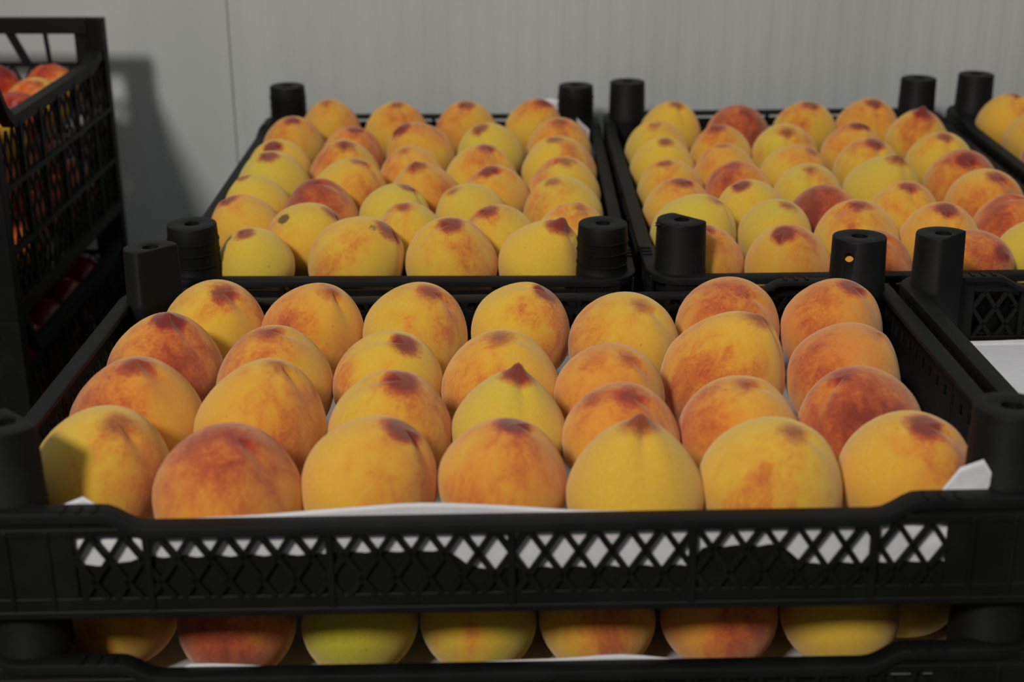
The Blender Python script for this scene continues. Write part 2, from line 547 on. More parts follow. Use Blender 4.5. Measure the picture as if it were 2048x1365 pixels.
def eul(R, turn=0.0):
    return (R @ Matrix.Rotation(turn, 3, 'Z')).to_euler()
Q = math.pi/2
GC = 'black plastic fruit crates'
A = [POST_D, POST_R, POST_RH, POST_D]
LOWP = [POST_LOW]*4
Bp = [POST_BH, POST_BH, POST_BH, POST_BH]
shallow_crate('near black lattice crate full of peaches, at the front of the picture', GC, POSE['front'][0], eul(Rf), A, True)
shallow_crate('black crate of peaches directly beneath the near peach crate', GC, POSE['front2'][0], eul(Rf), LOWP)
shallow_crate('black crate lined with bare white paper, right of the near peach crate', GC, POSE['near_right'][0], eul(Rf), [POST_D, POST_D, POST_D, POST_D])
shallow_crate('black crate underneath the paper-lined crate on the right', GC, POSE['near_right2'][0], eul(Rf), LOWP)
def turned(posts):   # corner order after a quarter turn
    return posts
shallow_crate('black peach crate behind the near one, on the left against the wall', GC, POSE['bl'][0], eul(POSE['bl'][1], Q), Bp, rim=RIM_FLAT)
shallow_crate('black peach crate behind the near one, on the right with a torn peg', GC, POSE['br'][0], eul(POSE['br'][1], Q), [POST_R, POST_R, POST_R, POST_D], rim=RIM_FLAT)
shallow_crate('black peach crate cut off by the right edge, against the wall', GC, POSE['far_right'][0], eul(POSE['far_right'][1], Q), [POST_R, POST_R, POST_R, POST_D], rim=RIM_FLAT)
shallow_crate('black crate under the left one of the two rear peach crates', GC, POSE['bl2'][0], eul(POSE['bl2'][1], Q), LOWP)
shallow_crate('black crate under the right one of the two rear peach crates', GC, POSE['br2'][0], eul(POSE['br2'][1], Q), LOWP)
shallow_crate('black crate under the rear peach crate cut off by the right edge', GC, POSE['far_right2'][0], eul(POSE['far_right2'][1], Q), LOWP)

# ---------------------------------------------------------------- paper liners and black trays
def liner(label, key, hx, hy, zf, flaps, floor_wave=0.0006, seed=1, bulge=0.0):
    """folded sheet: floor plus four upturned flaps; flaps = functions t(-1..1) -> height for -y,+x,+y,-x"""
    T, R = POSE[key]
    rg = random.Random(seed); ph = [rg.uniform(0, 6.28) for _ in range(8)]
    nx, ny = 48, 40
    vs = []; fs = []
    def wav(x, y): return floor_wave * (math.sin(23*x + ph[0]) * math.cos(17*y + ph[1]) + 0.5*math.sin(51*x - 37*y + ph[2]))
    for j in range(ny + 1):
        for i in range(nx + 1):
            x = -hx + 2*hx*i/nx; y = -hy + 2*hy*j/ny
            vs.append((x, y, zf + wav(x, y)))
    idx = lambda i, j: j*(nx + 1) + i
    for j in range(ny):
        for i in range(nx):
            fs.append((idx(i, j), idx(i+1, j), idx(i+1, j+1), idx(i, j+1)))
    def flap(edge, nrm, fn, k):
        K = 20; prev = edge
        m = len(edge) - 1
        for s in range(1, K + 1):
            cur = []
            for q, e in enumerate(edge):
                t = -1 + 2*q/m
                h = fn(t); x, y, z = vs[e]
                if h > 0.01: h += 0.0085 - zf
                a = s / K
                lean = 0.0004*math.sin(9*t + ph[k]) * a + 0.0003*math.sin(31*t + ph[k+1]) * a * a
                o = 0.0008 + min(a*6, 1)*0.0016 + lean
                zz = z + h*a; q_ = min(max((zz - 0.0455)/0.0045, 0), 1)
                o -= 0.0070*q_*q_*(3 - 2*q_)
                vs.append((x + nrm[0]*o, y + nrm[1]*o, z + h*a)); cur.append(len(vs) - 1)
            for q in range(m): fs.append((prev[q], prev[q+1], cur[q+1], cur[q]))
            prev = cur
    flap([idx(i, 0) for i in range(nx + 1)], (0, -1), flaps[0], 3)
    flap([idx(nx, j) for j in range(ny + 1)], (1, 0), flaps[1], 4)
    flap([idx(i, ny) for i in range(nx, -1, -1)], (0, 1), flaps[2], 5)
    flap([idx(0, j) for j in range(ny, -1, -1)], (-1, 0), flaps[3], 6)
    me = bpy.data.meshes.new('paper_liner'); me.from_pydata(vs, [], fs)
    for p in me.polygons: p.use_smooth = True
    me.materials.append(M_PAPER)
    o = link('paper_liner', me); o.location = T; o.rotation_euler = R.to_euler()
    so = o.modifiers.new('thickness', 'SOLIDIFY'); so.thickness = 0.0004; so.offset = 0
    tag(o, label, 'paper', 'white paper liners')
    return o
def bumpf(t, c, w, h): return h * math.exp(-((t - c)/w)**2)
ZF = 0.0050
liner('white paper lining the near crate, its edge showing above the front rim', 'front', 0.2892, 0.1923, ZF,
  [lambda t: 0.0445 + bumpf(t, -0.20, 0.27, 0.0075) + bumpf(t, -0.80, 0.05, 0.015) + bumpf(t, 0.86, 0.05, 0.030),
   lambda t: 0.003,
   lambda t: 0.003, lambda t: 0.003], seed=3)
liner('white paper lining the crate beneath the near crate', 'front2', 0.2892, 0.1923, ZF,
  [lambda t: (0.0448 + 0.0016*math.sin(7*t + 1) + bumpf(t, -0.55, 0.12, 0.003) + bumpf(t, 0.22, 0.1, 0.003)) if abs(t) < 0.64 else 0.042,
   lambda t: 0.01 + bumpf(t, -0.95, 0.08, 0.04), lambda t: 0.003, lambda t: 0.003], seed=5)
liner('bare white paper sheet lying in the crate on the right', 'near_right', 0.288, 0.188, 0.0095,
  [lambda t: 0.004, lambda t: 0.004, lambda t: 0.0003, lambda t: 0.002], seed=8)

def scrap():
    T, R = POSE['bl']
    n, m = 14, 6; vs = []; fs = []
    for i in range(n + 1):
        t = i / n
        x = 0.140 + 0.044*math.sin(t*1.5); y = 0.284 - 0.085*t*t
        for j in range(m + 1):
            s = j / m; hgt = 0.043*(1 - 0.45*t + 0.10*math.sin(7*t))
            vs.append((x - 0.006*s*(1 - t), y - 0.004*s*t, CH - 0.022 + hgt*s))
    for i in range(n):
        for j in range(m):
            a = i*(m + 1) + j; fs.append((a, a + m + 1, a + m + 2, a + 1))
    me = bpy.data.meshes.new('paper_wrap'); me.from_pydata(vs, [], fs)
    for p in me.polygons: p.use_smooth = True
    me.materials.append(M_PAPER)
    o = link('paper_wrap', me); o.location = T; o.rotation_euler = R.to_euler()
    so = o.modifiers.new('thickness', 'SOLIDIFY'); so.thickness = 0.0004; so.offset = 0
    tag(o, 'curl of thin white paper in the back right corner of the rear left crate', 'paper')
scrap()

def tray(label, key, hx, hy, z, prof):
    """thin black packing tray with an upturned lip along the front"""
    T, R = POSE[key]
    mb = MB(); mb.box(-hx, hx, -hy, hy, z - 0.001, z)
    n = 96; poly = [(-hx, 0.0), (hx, 0.0)] + [(hx - 2*hx*i/n, prof(1 - 2*i/n) + 0.0072 - z) for i in range(n + 1)]
    mb.prism(poly, (0, -hy, z - 0.0015), (1, 0, 0), (0, 0, 1), -0.0005, 0.0005)
    o = mb.build('packing_tray', M_BLACK2); o.location = T; o.rotation_euler = R.to_euler()
    tag(o, label, 'tray', 'black packing trays')
def tray_prof(t):
    x = t * 0.2915
    def sm(a, b, v): return min(max((v - a)/(b - a), 0), 1)
    h = 0.0305 + 0.0007*math.cos(x * 2*math.pi/0.0178)
    low = max(0, min(sm(-0.034, -0.020, x), 1 - sm(0.098, 0.104, x)))
    low = max(low, sm(0.148, 0.158, x))
    h -= 0.0115*low
    if x < -0.100: h -= 0.0010
    h -= 0.0045*(1 - sm(-0.215, -0.200, x))
    return h
tray('black packing tray seen through the front lattice of the near crate', 'front', 0.2900, 0.1959, 0.0040, tray_prof)
tray('black packing tray in the crate beneath the near crate', 'front2', 0.2900, 0.1959, 0.0040, lambda t: 0.0405)

# ---------------------------------------------------------------- peaches
LOOK = {  # ground colour, words
 'Y': ((224, 178, 50), 'yellow'), 'G': ((226, 170, 48), 'golden'), 'O': ((225, 153, 50), 'orange'),
 'L': ((212, 184, 58), 'greenish-yellow'), 'R': ((216, 146, 44), 'red-blushed'), 'P': ((222, 140, 60), 'pinkish-orange'),
 'D': ((176, 172, 30), 'green'),
}
def peach_mesh(r, beak, seed, squash, name='peach', mat=None, groove=1.0):
    rg = random.Random(seed)
    ns, nr = 56, 40
    lump = [(Vector((rg.gauss(0, 1), rg.gauss(0, 1), rg.gauss(0, 1))).normalized(), rg.uniform(-0.022, 0.022)) for _ in range(5)]
    g = rg.uniform(0.024, 0.040) * groove; taper = rg.uniform(0.09, 0.18) + (0.08 if beak >= 0.02 else 0)
    asym = rg.uniform(-0.02, 0.02)
    vs = []
    th_list = [math.pi * (i / nr) ** 1.0 for i in range(nr + 1)]
    for i, th in enumerate(th_list):
        if i in (0, nr):
            cnt = 1
        else: cnt = ns
        for j in range(cnt):
            # denser longitudes near the suture
            s = -math.pi + 2*math.pi*j/ns
            ph = s - 0.45*math.sin(s)
            d = Vector((math.sin(th)*math.cos(ph), math.sin(th)*math.sin(ph), math.cos(th)))
            q = 1.0
            for a, h in lump: q += h * max(-1, min(1, a.dot(d))) ** 2
            q -= 0.042*math.exp(-(th/0.42)**2) * (1 if beak < 0.04 else 0.0)
            q += 0.022*math.exp(-(th/0.10)**2)
            q += beak * math.exp(-(th/0.155)**2) + (0.35*beak*math.exp(-(th/0.40)**2) if beak > 0 else 0)
            q -= 0.20*math.exp(-((math.pi - th)/0.32)**2)
            fade = math.sin(min(th/0.32, 1)*math.pi/2) * (1.25 - 0.85*min(max((th - 0.35)/0.9, 0), 1)) * (1 - min(max((th - 2.0)/0.8, 0), 1))
            q -= 0.5*g * math.exp(-(ph/0.20)**2) * fade
            q -= 1.0*g * math.exp(-(ph/0.45)**2) * fade
            q += 0.016 * math.exp(-((abs(ph) - 0.62)/0.35)**2) * fade
            q += asym * math.sin(ph) * math.exp(-((th - 0.7)/0.6)**2)
            p = d * (q * r)
            cz = max(0.0, math.cos(th)); kk = 1 - taper * cz ** 1.3
            p.x *= kk; p.y *= kk; p.z *= squash * (1 + 0.35*taper*cz)
            vs.append(p)
    # scale so that the widest half breadth is r
    m = max(math.hypot(p.x, p.y) for p in vs); k = r / m
    vs = [(p.x*k, p.y*k, p.z*k) for p in vs]
    fs = []
    R = lambda i, j: 1 + (i - 1)*ns + (j % ns)
    last = len(vs) - 1
    for j in range(ns): fs.append((0, R(1, j), R(1, j + 1)))
    for i in range(1, nr - 1):
        for j in range(ns): fs.append((R(i, j), R(i+1, j), R(i+1, j+1), R(i, j+1)))
    for j in range(ns): fs.append((last, R(nr-1, j+1), R(nr-1, j)))
    me = bpy.data.meshes.new(name); me.from_pydata(vs, [], fs)
    for p in me.polygons: p.use_smooth = True
    me.materials.append(mat or M_PEACH)
    return me

def orient(tip, sut):
    z = Vector(tip).normalized(); x = Vector(sut); x = (x - z * x.dot(z)).normalized(); y = z.cross(x)
    return Matrix((x, y, z)).transposed()

def fruit(name, me, T, R, loc, M, look, bd, amt, tip, label, cat, group, spot=None):
    o = link(name, me)
    full = R @ M
    o.rotation_euler = full.to_euler()
    o.location = T + R @ Vector(loc)
    c = srgb(*look); j = RNG.uniform(0.94, 1.05)
    o['skin'] = [min(1, c[0]*j), min(1, c[1]*j*RNG.uniform(0.96, 1.04)), c[2]]
    lb = M.transposed() @ Vector(bd)
    o['blush_dir'] = [lb.x, lb.y, lb.z]
    o['blush'] = float(amt); o['seed'] = RNG.uniform(0, 40); o['tip'] = float(tip)
    if spot:
        ls = M.transposed() @ Vector(spot[0])
        o['spot_dir'] = [ls.x, ls.y, ls.z]; o['spot'] = float(spot[1])
    else:
        o['spot_dir'] = [0.0, 0.0, -1.0]; o['spot'] = -0.2
    tag(o, label, cat, group)
    return o

ORD = ['first', 'second', 'third', 'fourth', 'fifth', 'sixth', 'seventh', 'eighth']
ROWS = {'front': ['back', 'third', 'second', 'front'],
        'bl': ['back', 'sixth', 'fifth', 'fourth', 'third', 'second', 'front'],
        'br': ['back', 'sixth', 'fifth', 'fourth', 'third', 'second', 'front']}
CRATE = {'front': 'near crate', 'bl': 'rear left crate', 'br': 'rear right crate'}
ZC = {'front': -0.019, 'bl': -0.005, 'br': -0.012}
# crate, row from the back, column, x, y, radius, look, tip, suture, blush direction, beak, blush   (crate frame, metres)
PEACHES = [
('front',0,0,-0.2220,0.1457,0.0393,'Y',(0.27,-0.38,0.88),(0.88,-0.28,-0.39),(0.27,-0.35,0.90),-0.03,0.15),
('front',0,1,-0.1458,0.1355,0.0389,'O',(0.38,-0.26,0.89),(0.75,-0.47,-0.46),(-0.63,-0.78,-0.02),0.03,0.45),
('front',0,2,-0.0683,0.1296,0.0398,'Y',(0.35,-0.22,0.91),(0.90,-0.20,-0.39),(0.64,-0.69,0.34),-0.03,0.30),
('front',0,3,0.0110,0.1338,0.0385,'Y',(0.47,-0.21,0.86),(-0.85,0.17,0.51),(0.75,-0.66,-0.04),-0.02,0.30),
('front',0,4,0.0855,0.0991,0.0406,'Y',(0.28,-0.30,0.91),(0.87,-0.32,-0.37),(-0.93,-0.33,0.15),-0.03,0.35),
('front',0,5,0.1664,0.1309,0.0407,'O',(0.21,-0.48,0.85),(0.94,-0.14,-0.31),(-0.09,-0.42,0.91),-0.03,0.55),
('front',0,6,0.2434,0.1252,0.0377,'P',(0.29,-0.21,0.93),(0.79,-0.50,-0.35),(-0.64,-0.65,0.41),-0.03,0.38),
('front',1,0,-0.2418,0.0645,0.0400,'O',(0.17,-0.22,0.96),(0.85,-0.45,-0.26),(0.32,-0.92,-0.22),0.05,0.92),
('front',1,1,-0.1594,0.0309,0.0403,'G',(-0.01,-0.17,0.99),(0.99,0.16,0.03),(-0.67,-0.39,0.63),0.00,0.40),
('front',1,2,-0.0815,0.0283,0.0376,'Y',(0.34,-0.31,0.88),(-0.91,0.10,0.39),(-0.93,-0.36,0.06),-0.03,0.42),
('front',1,3,-0.0049,0.0195,0.0397,'G',(0.02,-0.22,0.98),(1.00,0.08,-0.00),(-0.63,-0.76,-0.18),-0.03,0.30),
('front',1,4,0.0676,-0.0013,0.0366,'O',(0.26,-0.40,0.88),(0.88,-0.28,-0.39),(-0.36,-0.39,0.85),-0.01,0.30),
('front',1,5,0.1486,0.0323,0.0423,'G',(0.43,-0.07,0.90),(0.85,-0.31,-0.43),(-0.73,-0.54,-0.43),0.02,0.68),
('front',1,6,0.2300,0.0239,0.0393,'P',(0.40,-0.16,0.90),(0.90,-0.11,-0.42),(-0.61,-0.56,0.56),-0.03,0.42),
('front',2,0,-0.2393,-0.0299,0.0425,'O',(0.12,-0.20,0.97),(0.89,-0.41,-0.20),(-0.62,-0.56,0.55),0.03,0.45),
('front',2,1,-0.1564,-0.0497,0.0416,'G',(0.29,-0.12,0.95),(0.89,-0.32,-0.32),(0.57,-0.75,0.33),0.02,0.30),
('front',2,2,-0.0744,-0.0552,0.0389,'Y',(0.24,-0.26,0.94),(-0.97,0.05,0.26),(0.89,-0.41,0.22),-0.03,0.50),
('front',2,3,0.0005,-0.0548,0.0361,'L',(0.13,-0.05,0.99),(0.27,-0.96,-0.08),(0.13,-0.05,0.99),0.12,0.00),
('front',2,4,0.0693,-0.0728,0.0362,'O',(0.13,-0.35,0.93),(0.93,-0.28,-0.24),(0.04,-0.10,0.99),-0.02,0.55),
('front',2,5,0.1432,-0.0644,0.0373,'O',(0.01,-0.20,0.98),(1.00,0.08,0.00),(-0.83,-0.48,0.28),-0.02,0.35),
('front',2,6,0.2201,-0.0564,0.0385,'R',(-0.33,-0.17,0.93),(-0.86,-0.35,-0.37),(-0.25,-0.90,0.37),-0.01,1.00),
('front',3,0,-0.2404,-0.1109,0.0397,'Y',(0.37,-0.29,0.88),(0.82,-0.34,-0.46),(0.91,-0.42,0.05),-0.04,0.25),
('front',3,1,-0.1606,-0.1425,0.0425,'R',(0.21,-0.22,0.95),(0.82,-0.49,-0.29),(-0.14,-0.25,0.96),-0.03,0.78),
('front',3,2,-0.0808,-0.1318,0.0392,'G',(0.50,-0.09,0.86),(0.80,-0.34,-0.50),(0.93,-0.36,0.09),-0.02,0.30),
('front',3,3,-0.0038,-0.1274,0.0377,'O',(0.18,-0.06,0.98),(0.97,-0.13,-0.19),(0.25,-0.84,0.48),-0.02,0.38),
('front',3,4,0.0711,-0.1463,0.0387,'Y',(0.05,-0.06,1.00),(0.07,-0.99,-0.07),(0.05,-0.03,1.00),0.10,0.10),
('front',3,5,0.1493,-0.1411,0.0408,'Y',(0.25,-0.23,0.94),(0.93,-0.23,-0.30),(-0.28,-0.96,0.05),-0.02,0.20),
('front',3,6,0.2295,-0.1323,0.0392,'G',(0.13,-0.27,0.95),(0.94,-0.27,-0.20),(0.89,-0.46,0.09),-0.02,0.45),
('bl',0,0,-0.1175,0.2359,0.0359,'O',(-0.06,-0.30,0.95),(0.19,-0.94,-0.28),(0.62,-0.16,0.77),0.00,0.50),
('bl',0,1,-0.0394,0.2233,0.0374,'O',(0.03,-0.20,0.98),(0.73,-0.66,-0.16),(0.58,-0.50,0.64),0.00,0.50),
('bl',0,2,0.0424,0.2216,0.0365,'O',(0.03,-0.20,0.98),(-0.70,-0.70,-0.12),(-0.83,-0.18,0.53),-0.02,0.50),
('bl',0,3,0.1226,0.2344,0.0359,'G',(0.25,-0.26,0.93),(0.92,-0.24,-0.31),(0.25,-0.26,0.93),0.03,0.30),
('bl',1,0,-0.1498,0.1582,0.0352,'O',(0.05,-0.32,0.95),(0.88,-0.43,-0.19),(-0.19,-0.29,0.94),0.02,0.50),
('bl',1,1,-0.0785,0.1065,0.0349,'P',(0.16,-0.21,0.97),(0.94,-0.26,-0.21),(0.70,-0.34,0.62),0.00,0.70),
('bl',1,2,-0.0053,0.1129,0.0384,'O',(-0.48,-0.25,0.84),(-0.71,-0.44,-0.54),(0.29,-0.03,0.96),0.02,0.50),
('bl',1,3,0.0715,0.1135,0.0370,'L',(-0.27,-0.33,0.91),(-0.27,-0.88,-0.40),(-0.27,-0.33,0.91),-0.02,0.20),
('bl',1,4,0.1480,0.1399,0.0362,'O',(0.00,-0.27,0.96),(0.51,-0.83,-0.23),(0.19,-0.02,0.98),0.00,0.50),
('bl',2,0,-0.1505,0.0562,0.0345,'G',(-0.11,-0.43,0.90),(0.96,-0.29,-0.03),(-0.11,-0.40,0.91),-0.02,0.20),
('bl',2,1,-0.0783,0.0341,0.0385,'G',(0.06,-0.30,0.95),(0.06,-0.95,-0.31),(-0.58,-0.25,0.77),0.03,0.40),
('bl',2,2,-0.0081,0.0184,0.0345,'O',(-0.20,-0.19,0.96),(0.57,-0.82,-0.05),(-0.39,-0.24,0.89),0.00,0.30),
('bl',2,3,0.0638,0.0164,0.0381,'G',(0.14,-0.15,0.98),(0.68,-0.71,-0.20),(-0.34,-0.56,0.76),0.00,0.30),
('bl',2,4,0.1444,0.0447,0.0406,'Y',(-0.10,-0.17,0.98),(-0.99,0.11,-0.08),(0.78,-0.41,0.48),-0.03,0.40),
('bl',3,0,-0.1460,-0.0159,0.0390,'L',(-0.06,-0.26,0.96),(-1.00,0.02,-0.06),(-0.06,-0.26,0.96),-0.04,0.10),
('bl',3,1,-0.0653,-0.0411,0.0391,'G',(0.32,-0.13,0.94),(0.89,-0.29,-0.34),(0.82,-0.57,0.03),0.00,0.50),
('bl',3,2,0.0091,-0.0495,0.0370,'O',(-0.16,-0.34,0.93),(-0.40,-0.84,-0.37),(0.53,-0.83,0.18),0.06,0.50),
('bl',3,3,0.0791,-0.0533,0.0345,'O',(-0.17,-0.29,0.94),(0.91,-0.41,0.04),(-0.71,-0.23,0.66),-0.02,0.40),
('bl',3,4,0.1471,-0.0325,0.0379,'Y',(0.04,-0.28,0.96),(-1.00,-0.01,0.04),(-0.76,-0.14,0.63),-0.03,0.40),
('bl',4,0,-0.1505,-0.0877,0.0345,'Y',(-0.30,-0.02,0.95),(-0.95,0.01,-0.30),(-0.14,-0.28,0.95),0.00,0.15),
('bl',4,1,-0.0857,-0.1129,0.0369,'R',(-0.12,-0.19,0.97),(0.99,0.07,0.14),(-0.51,-0.42,0.75),-0.04,0.90),
('bl',4,2,-0.0148,-0.1161,0.0356,'L',(0.39,-0.02,0.92),(0.87,-0.32,-0.37),(0.00,-0.18,0.98),-0.02,0.00),
('bl',4,3,0.0564,-0.1191,0.0367,'L',(-0.44,-0.21,0.87),(-0.90,0.10,-0.43),(-0.50,-0.15,0.85),-0.03,0.20),
('bl',4,4,0.1437,-0.1080,0.0390,'Y',(-0.30,-0.17,0.94),(-0.79,-0.50,-0.35),(-0.85,-0.40,0.35),-0.03,0.40),
('bl',5,0,-0.1505,-0.1552,0.0345,'O',(-0.38,-0.12,0.92),(-0.92,0.05,-0.38),(-0.80,-0.16,0.58),-0.03,0.50),
('bl',5,1,-0.0889,-0.1855,0.0376,'Y',(0.66,-0.09,0.75),(0.73,-0.17,-0.66),(-0.73,-0.59,0.35),0.00,0.25),
('bl',5,2,0.0033,-0.1816,0.0345,'Y',(-0.13,-0.23,0.96),(-0.99,0.13,-0.10),(-0.53,-0.52,0.67),-0.05,0.40),
('bl',5,3,0.0838,-0.1828,0.0345,'L',(-0.27,-0.25,0.93),(-0.94,-0.13,-0.30),(-0.47,-0.20,0.86),0.00,0.30),
('bl',5,4,0.1505,-0.1799,0.0345,'G',(0.20,-0.31,0.93),(-0.97,-0.18,0.15),(0.27,-0.32,0.91),-0.05,0.40),
('bl',6,0,-0.1255,-0.2495,0.0345,'L',(-0.15,-0.22,0.96),(-0.98,0.13,-0.12),(-0.12,-0.26,0.96),-0.04,0.10),
('bl',6,1,-0.0384,-0.2431,0.0419,'G',(0.68,-0.10,0.73),(0.71,-0.17,-0.68),(-0.71,-0.54,0.46),0.00,0.30),
('bl',6,2,0.0432,-0.2437,0.0413,'G',(0.02,-0.27,0.96),(-0.98,-0.22,-0.04),(0.74,-0.59,0.31),-0.03,0.50),
('bl',6,3,0.1222,-0.2460,0.0390,'G',(0.35,-0.18,0.92),(0.78,-0.48,-0.40),(0.79,-0.45,0.41),0.13,0.10),
('br',0,0,-0.1238,0.2329,0.0364,'G',(0.14,-0.24,0.96),(0.41,-0.87,-0.28),(0.14,-0.19,0.97),0.00,0.20),
('br',0,1,-0.0477,0.2155,0.0375,'R',(0.13,-0.45,0.88),(0.31,-0.83,-0.47),(0.28,-0.48,0.83),-0.02,0.95),
('br',0,2,0.0325,0.2318,0.0373,'G',(0.12,-0.22,0.97),(0.28,-0.93,-0.24),(-0.23,-0.60,0.77),-0.03,0.30),
('br',0,3,0.1060,0.2360,0.0376,'O',(0.09,-0.33,0.94),(0.20,-0.92,-0.34),(0.09,-0.33,0.94),-0.02,0.35),
('br',0,4,0.1485,0.1769,0.0365,'G',(-0.02,-0.33,0.94),(-0.68,-0.69,-0.26),(-0.31,-0.84,0.45),0.14,0.60),
('br',1,0,-0.1487,0.1431,0.0363,'Y',(-0.10,-0.34,0.94),(-0.99,-0.07,-0.13),(0.50,-0.05,0.86),-0.03,0.50),
('br',1,1,-0.0806,0.1283,0.0345,'G',(-0.18,-0.20,0.96),(-0.92,0.38,-0.10),(-0.55,-0.05,0.84),0.00,0.35),
('br',1,2,-0.0103,0.1249,0.0370,'L',(-0.07,-0.52,0.85),(0.04,-0.86,-0.52),(-0.07,-0.52,0.85),-0.03,0.25),
('br',1,3,0.0626,0.1225,0.0350,'O',(0.14,-0.17,0.98),(0.78,-0.59,-0.21),(0.01,-0.18,0.98),0.02,0.50),
('br',1,4,0.1459,0.0782,0.0367,'Y',(-0.03,-0.34,0.94),(0.20,-0.92,-0.32),(-0.03,-0.30,0.95),-0.02,0.30),
('br',2,0,-0.1498,0.0728,0.0352,'Y',(0.02,-0.31,0.95),(-1.00,0.00,0.03),(0.02,-0.31,0.95),-0.02,0.20),
('br',2,1,-0.0877,0.0439,0.0345,'O',(-0.15,-0.18,0.97),(-0.99,0.04,-0.14),(-0.62,-0.13,0.78),-0.02,0.50),
('br',2,2,-0.0180,0.0366,0.0349,'G',(0.45,-0.21,0.87),(0.85,-0.19,-0.49),(0.45,-0.21,0.87),-0.02,0.30),
('br',2,3,0.0629,0.0532,0.0354,'Y',(0.11,-0.30,0.95),(0.11,-0.94,-0.31),(0.11,-0.30,0.95),0.00,0.25),
('br',2,4,0.1453,0.0011,0.0375,'G',(-0.09,-0.51,0.85),(0.53,-0.75,-0.40),(0.18,-0.47,0.86),-0.03,0.75),
('br',3,0,-0.1505,-0.0095,0.0345,'G',(-0.20,-0.23,0.95),(-0.98,-0.04,-0.22),(0.28,-0.58,0.76),-0.03,0.40),
('br',3,1,-0.0842,-0.0240,0.0345,'P',(-0.28,-0.19,0.94),(-0.94,-0.12,-0.31),(-0.80,-0.16,0.58),-0.04,0.70),
('br',3,2,-0.0167,-0.0317,0.0345,'L',(-0.04,-0.34,0.94),(-0.06,-0.94,-0.34),(-0.04,-0.34,0.94),0.00,0.25),
('br',3,3,0.0583,-0.0287,0.0398,'L',(0.21,-0.28,0.94),(0.54,-0.77,-0.35),(0.23,-0.53,0.82),0.05,0.20),
('br',3,4,0.1456,-0.0757,0.0386,'O',(0.07,-0.41,0.91),(0.76,-0.57,-0.32),(-0.19,-0.93,0.32),-0.02,0.55),
('br',4,0,-0.1505,-0.0818,0.0345,'O',(0.08,-0.22,0.97),(0.90,-0.40,-0.17),(0.45,-0.09,0.89),0.00,0.30),
('br',4,1,-0.0835,-0.0920,0.0345,'G',(-0.32,-0.12,0.94),(-0.95,0.05,-0.31),(-0.32,-0.17,0.93),-0.02,0.20),
('br',4,2,-0.0172,-0.1070,0.0345,'R',(0.01,-0.36,0.93),(-0.01,-0.93,-0.36),(-0.58,-0.66,0.48),0.00,0.95),
('br',4,3,0.0580,-0.1101,0.0345,'G',(-0.03,-0.27,0.96),(0.22,-0.94,-0.26),(-0.03,-0.27,0.96),-0.02,0.30),
('br',4,4,0.1440,-0.1548,0.0352,'P',(0.20,-0.17,0.96),(-0.97,0.06,0.22),(-0.51,-0.37,0.78),-0.03,0.75),
('br',5,0,-0.1450,-0.1548,0.0399,'L',(0.49,-0.09,0.87),(0.78,-0.41,-0.48),(0.56,-0.06,0.83),-0.02,0.20),
('br',5,1,-0.0718,-0.1590,0.0345,'L',(0.25,-0.32,0.92),(-0.96,-0.19,0.20),(0.25,-0.32,0.92),0.00,0.20),
('br',5,2,-0.0020,-0.1775,0.0389,'G',(-0.05,-0.20,0.98),(-1.00,-0.08,-0.06),(-0.10,-0.21,0.97),0.00,0.40),
('br',5,3,0.0728,-0.1789,0.0370,'O',(-0.03,-0.35,0.94),(-0.05,-0.94,-0.35),(-0.09,-0.37,0.92),-0.03,0.45),
('br',5,4,0.1436,-0.2235,0.0345,'L',(0.22,-0.26,0.94),(0.74,-0.58,-0.33),(0.22,-0.26,0.94),0.00,0.10),
('br',6,0,-0.1449,-0.2280,0.0345,'O',(-0.06,-0.20,0.98),(0.67,-0.73,-0.11),(0.60,-0.58,0.55),-0.02,0.40),
('br',6,1,-0.0756,-0.2398,0.0369,'O',(-0.22,-0.36,0.91),(-0.44,-0.79,-0.42),(0.70,-0.22,0.68),-0.03,0.55),
('br',6,2,-0.0056,-0.2500,0.0350,'P',(0.07,-0.19,0.98),(0.74,-0.64,-0.18),(0.73,-0.14,0.66),0.00,0.70),
('br',6,3,0.0806,-0.2489,0.0345,'Y',(0.47,-0.66,0.59),(0.50,-0.35,-0.79),(0.27,-0.74,0.62),0.00,0.70),
]
for n, ri, ci, x, y, r, lk, tip, sut, bd, beak, amt in PEACHES:
    T, R = POSE[n]
    col, word = LOOK[lk]
    sq = RNG.uniform(0.98, 1.06)
    if n == 'front' and (ri, ci) in ((1, 5), (2, 1)): sq = 1.12
    me = peach_mesh(r * (1.025 if n == 'front' else 1.0), beak, hash((n == 'bl', ri, ci, n == 'br')) & 0xffff, sq)
    tipw = ' with a pointed red tip' if beak > 0.055 else ''
    label = '%s peach%s, %s from left, %s row, %s' % (word, tipw, ORD[ci], ROWS[n][ri], CRATE[n])
    tipamt = RNG.uniform(0.6, 1.0)
    if n != 'front' and amt < 0.65: amt *= 0.5; col = col if lk == 'L' else (col[0] - 4, min(255, col[1] + 7), col[2] + 4)
    if amt < 0.12: amt = -0.35
    spot = None
    if n == 'bl' and (ri, ci) == (6, 1): spot = ((0.37, -0.34, 0.86), 0.0075); label = 'golden peach with a small dark scab, second from left, front row, rear left crate'
    if n == 'bl' and (ri, ci) == (5, 1): spot = ((-0.49, -0.43, 0.76), 0.014); label = 'yellow peach with a brown hole in its skin, rear left crate'
    fruit('peach', me, T, R, (x, y, CH + ZC[n]), orient(tip, sut), col, bd, amt, tipamt, label, 'peach', 'peaches in the ' + CRATE[n], spot)

